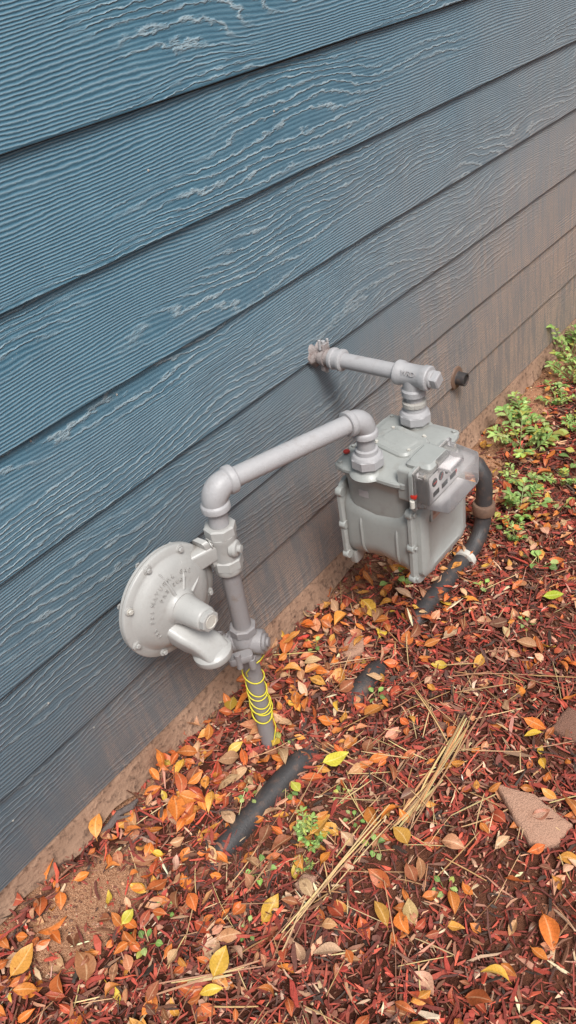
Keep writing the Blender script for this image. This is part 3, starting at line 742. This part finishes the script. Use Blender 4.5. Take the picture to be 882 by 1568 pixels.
P = np.stack([px, py, hfun(px, py)+rng.uniform(.011, .024, n)], -1)
leaves("fallen_leaves", P, rng.uniform(0, 6.28, n), rng.normal(.0, .24, n), rng.normal(0, .40, n), L, W, rng.normal(.3, .35, n), rng.normal(.2, .55, n), col, M_leaf)
ft = [(.655, -.262, -.6, .062, .030, (228, 214, 60)), (1.300, -.440, -.9, .050, .026, (180, 196, 40)),
      (.03, -.10, .2, .06, .035, (230, 160, 60)), (.10, -.20, 1.1, .062, .034, (176, 112, 66)), (.23, -.36, .3, .055, .032, (226, 176, 50)),
      (.20, -.175, .1, .032, .02, (214, 200, 60)), (.58, -.27, 1.3, .03, .02, (200, 200, 70)), (.49, -.58, .8, .045, .026, (206, 170, 110)), (.60, -.50, 1.2, .045, .03, (206, 150, 50))]
f = np.array([q[:5] for q in ft]); n = len(ft)
leaves("yellow_leaves", np.stack([f[:, 0], f[:, 1], hfun(f[:, 0], f[:, 1])+.028], -1), f[:, 2], np.full(n, .04), np.full(n, .1), f[:, 3], f[:, 4], np.full(n, .15), np.full(n, .1), np.array([srgb(*q[5]) for q in ft]), M_leaf, spot=np.full(n, .2))

# ---- weeds
def weed(name, x, y, kind, size, nl):
    g = Grp(name, (x, y, float(hfun(x, y))))
    z0 = float(hfun(x, y))+.004
    P, ya, pi, ro, Ls, Ws, fo, cu = [], [], [], [], [], [], [], []
    stems = []
    def add(p, a, pt, r, l, w):
        P.append(p); ya.append(a); pi.append(pt); ro.append(r); Ls.append(l); Ws.append(w); fo.append(rng.uniform(.1, .5)); cu.append(rng.uniform(-.4, .1))
    for i in range(nl):
        a = 6.283*i/nl+rng.uniform(-.5, .5); el = rng.uniform(.25, 1.15)
        le = size*rng.uniform(.5, 1.15)
        tip = V((x, y, z0))+V((math.cos(a)*math.cos(el), math.sin(a)*math.cos(el), math.sin(el)))*le
        base = V((x+rng.normal(0, size*.12), y+rng.normal(0, size*.12), z0-.012))
        mid = (base+tip)/2+V((0, 0, le*.15))
        pts = [base.lerp(mid, t).lerp(mid.lerp(tip, t), t) for t in (0, .25, .5, .75, 1)]
        stems.append(pts)
        if kind == 'seed':
            add(tip, a, .1, rng.normal(0, .3), size*.8, size*.55)
        else:
            for q, t in enumerate(np.linspace(.4, 1.0, 5)):
                p = base.lerp(mid, t).lerp(mid.lerp(tip, t), t)
                ll = min(size*(.34-.16*abs(t-.6)), .034)
                for sd in (-1, 1):
                    aa = a+sd*rng.uniform(.7, 1.2)
                    add(p, aa, rng.uniform(-.1, .5), rng.normal(0, .4), ll*rng.uniform(.7, 1.1), ll*rng.uniform(.26, .44))
                    if kind == 'fern':
                        p2 = p+V((math.cos(aa), math.sin(aa), .1))*ll*.5
                        add(p2, aa+sd*.7, rng.uniform(-.1, .4), rng.normal(0, .4), ll*.5, ll*.24)
            add(tip, a, .1, 0, min(size*.3, .03), min(size*.16, .015))
    n = len(P)
    c = pal([(142, 186, 88), (164, 202, 108), (120, 164, 78), (184, 210, 124), (186, 190, 84)], n, j=.18)
    leaves("leaves", np.array([tuple(p) for p in P]), np.array(ya), np.array(pi), np.array(ro), np.array(Ls), np.array(Ws), np.array(fo), np.array(cu), c, M_green, spot=np.zeros(n), parent=g, shape=.8)
    for s_ in stems: tube(s_, min(size*.012+.0004, .0012), "stem", M_stem, g, 5)
M_stem = paint("green_stem", (.22, .28, .09), amt=.2)
for x, y, s in [(.645, -.178, .024), (.865, -.258, .020), (.887, -.08, .018), (.576, -.240, .020), (.572, -.443, .019), (1.176, -.12, .03), (.422, -.298, .020),
                (.582, -.586, .018), (.209, -.217, .020), (.63, -.33, .015), (.33, -.345, .014), (.52, -.19, .015), (.60, -.38, .014), (.27, -.20, .015), (1.28, -.30, .02), (1.22, -.44, .016)]:
    weed("seedling", x, y, 'seed', s, rng.integers(4, 7))
weed("weed_clump", .523, -.335, 'fern', .045, 9)
weed("weed_clump", .475, -.36, 'fern', .022, 7)
for x, y, s, k, nl in [(1.86, -.14, .13, 'fern', 9), (1.98, -.07, .09, 'fern', 6), (2.42, -.06, .16, 'fern', 9), (2.28, -.10, .09, 'fern', 6), (1.60, -.25, .085, 'fern', 7), (2.05, -.22, .07, 'fern', 6),
                (1.72, -.20, .06, 'fern', 6), (1.50, -.28, .05, 'fern', 5), (2.58, -.08, .18, 'fern', 9), (1.78, -.29, .06, 'fern', 5), (2.75, -.16, .15, 'fern', 8), (2.3, -.26, .07, 'fern', 6), (1.42, -.38, .03, 'seed', 6),
                (1.66, -.33, .03, 'seed', 6), (1.95, -.16, .05, 'seed', 7), (1.52, -.20, .03, 'seed', 6), (2.15, -.12, .07, 'fern', 5), (2.5, -.16, .09, 'fern', 6), (1.9, -.30, .04, 'seed', 6)]:
    weed("weed_plant", x, y, k, s, nl)

# ------------------------------------------------------------------ stones
def stone(name, outline, th, mat, tilt=(0, 0)):
    c = np.mean(outline, 0); z = float(hfun(*c)); pts = []
    o = [V((p[0]-c[0], p[1]-c[1], 0)) for p in outline]; n = len(o)
    fin = []
    for i in range(n):
        for k in range(6):
            p = o[i].lerp(o[(i+1) % n], k/6); fin.append(p*(1+random.uniform(-.05, .05)))
    rings = []
    for h, s in ((-.4, .9), (.0, 1.0), (.6, 1.0), (.9, .94), (1.0, .8), (1.02, .4), (1.0, .05)):
        rings.append([V((c[0]+p.x*s, c[1]+p.y*s, z+.004+th*h+tilt[0]*p.x*s+tilt[1]*p.y*s+random.uniform(-.0006, .0006))) for p in fin])
    loft(rings, name, mat, None, angle=50)
stone("flat_stone", [(.795, -.570), (.815, -.640), (.800, -.715), (.760, -.712), (.722, -.678), (.752, -.628)], .018, M_rock, (.1, .1))
stone("flat_stone", [(.915, -.125), (.965, -.120), (.985, -.150), (.945, -.175), (.905, -.160)], .014, M_rock)
stone("flat_stone", [(.98, -.60), (1.04, -.61), (1.03, -.68), (.97, -.66)], .016, M_rock2, (.2, 0))
stone("flat_stone", [(.435, -.365), (.460, -.368), (.468, -.390), (.445, -.398), (.430, -.385)], .014, M_rock)
stone("flat_stone", [(.86, -.40), (.875, -.405), (.88, -.42), (.862, -.425)], .010, M_rock2)

# ------------------------------------------------------------------ black drain pipe, mostly buried
g = Grp("drain_pipe", (.9, -.21, -.12))
def smooth(a, b, x):
    t = min(max((x-a)/(b-a), 0), 1); return t*t*(3-2*t)
pts = []
for i in range(90):
    x = .30+i*(1.36-.30)/89
    vis = smooth(.33, .43, x)*(1-smooth(.64, .72, x))+.85*smooth(.80, .86, x)*(1-smooth(.92, .98, x))+smooth(1.06, 1.14, x)
    pts.append((x, -.212+.004*math.sin(x*6), -.121-.036+.042*vis+.002*math.sin(x*9)))
pts += [(1.40, -.211, -.108), (1.435, -.21, -.092), (1.455, -.21, -.062), (1.46, -.21, -.02), (1.462, -.21, .04), (1.462, -.208, .08), (1.462, -.19, .108), (1.462, -.155, .12), (1.462, -.1, .122), (1.462, .02, .122)]
tube(pts, [.0235]*90+[.021]*10, "pipe", M_black, g, 24)
lathe((1.460, -.21, -.035), Z, [(.022, 0), (.028, .003), (.029, .006), (.029, .030), (.027, .033), (.022, .034)], "coupling", M_rust, g)
lathe((1.345, -.212, -.114), X, [(.024, 0), (.028, .001), (.028, .018), (.024, .019)], "metal_band", M_steel, g)

# ------------------------------------------------------------------ twig
g = Grp("twig", (.33, -.03, -.06))
tz = float(hfun(.33, -.03))+.018
tube([(.29, -.022, tz-.004), (.31, -.030, tz+.002), (.335, -.026, tz+.004), (.36, -.034, tz), (.378, -.03, tz-.004)], [.004, .007, .006, .007, .003], "branch", M_bark, g, 8)
tube([(.325, -.028, tz), (.333, -.040, tz+.006), (.345, -.05, tz+.004)], [.004, .003, .001], "side_shoot", M_bark, g, 6)
print("OBJS", len(bpy.data.objects))
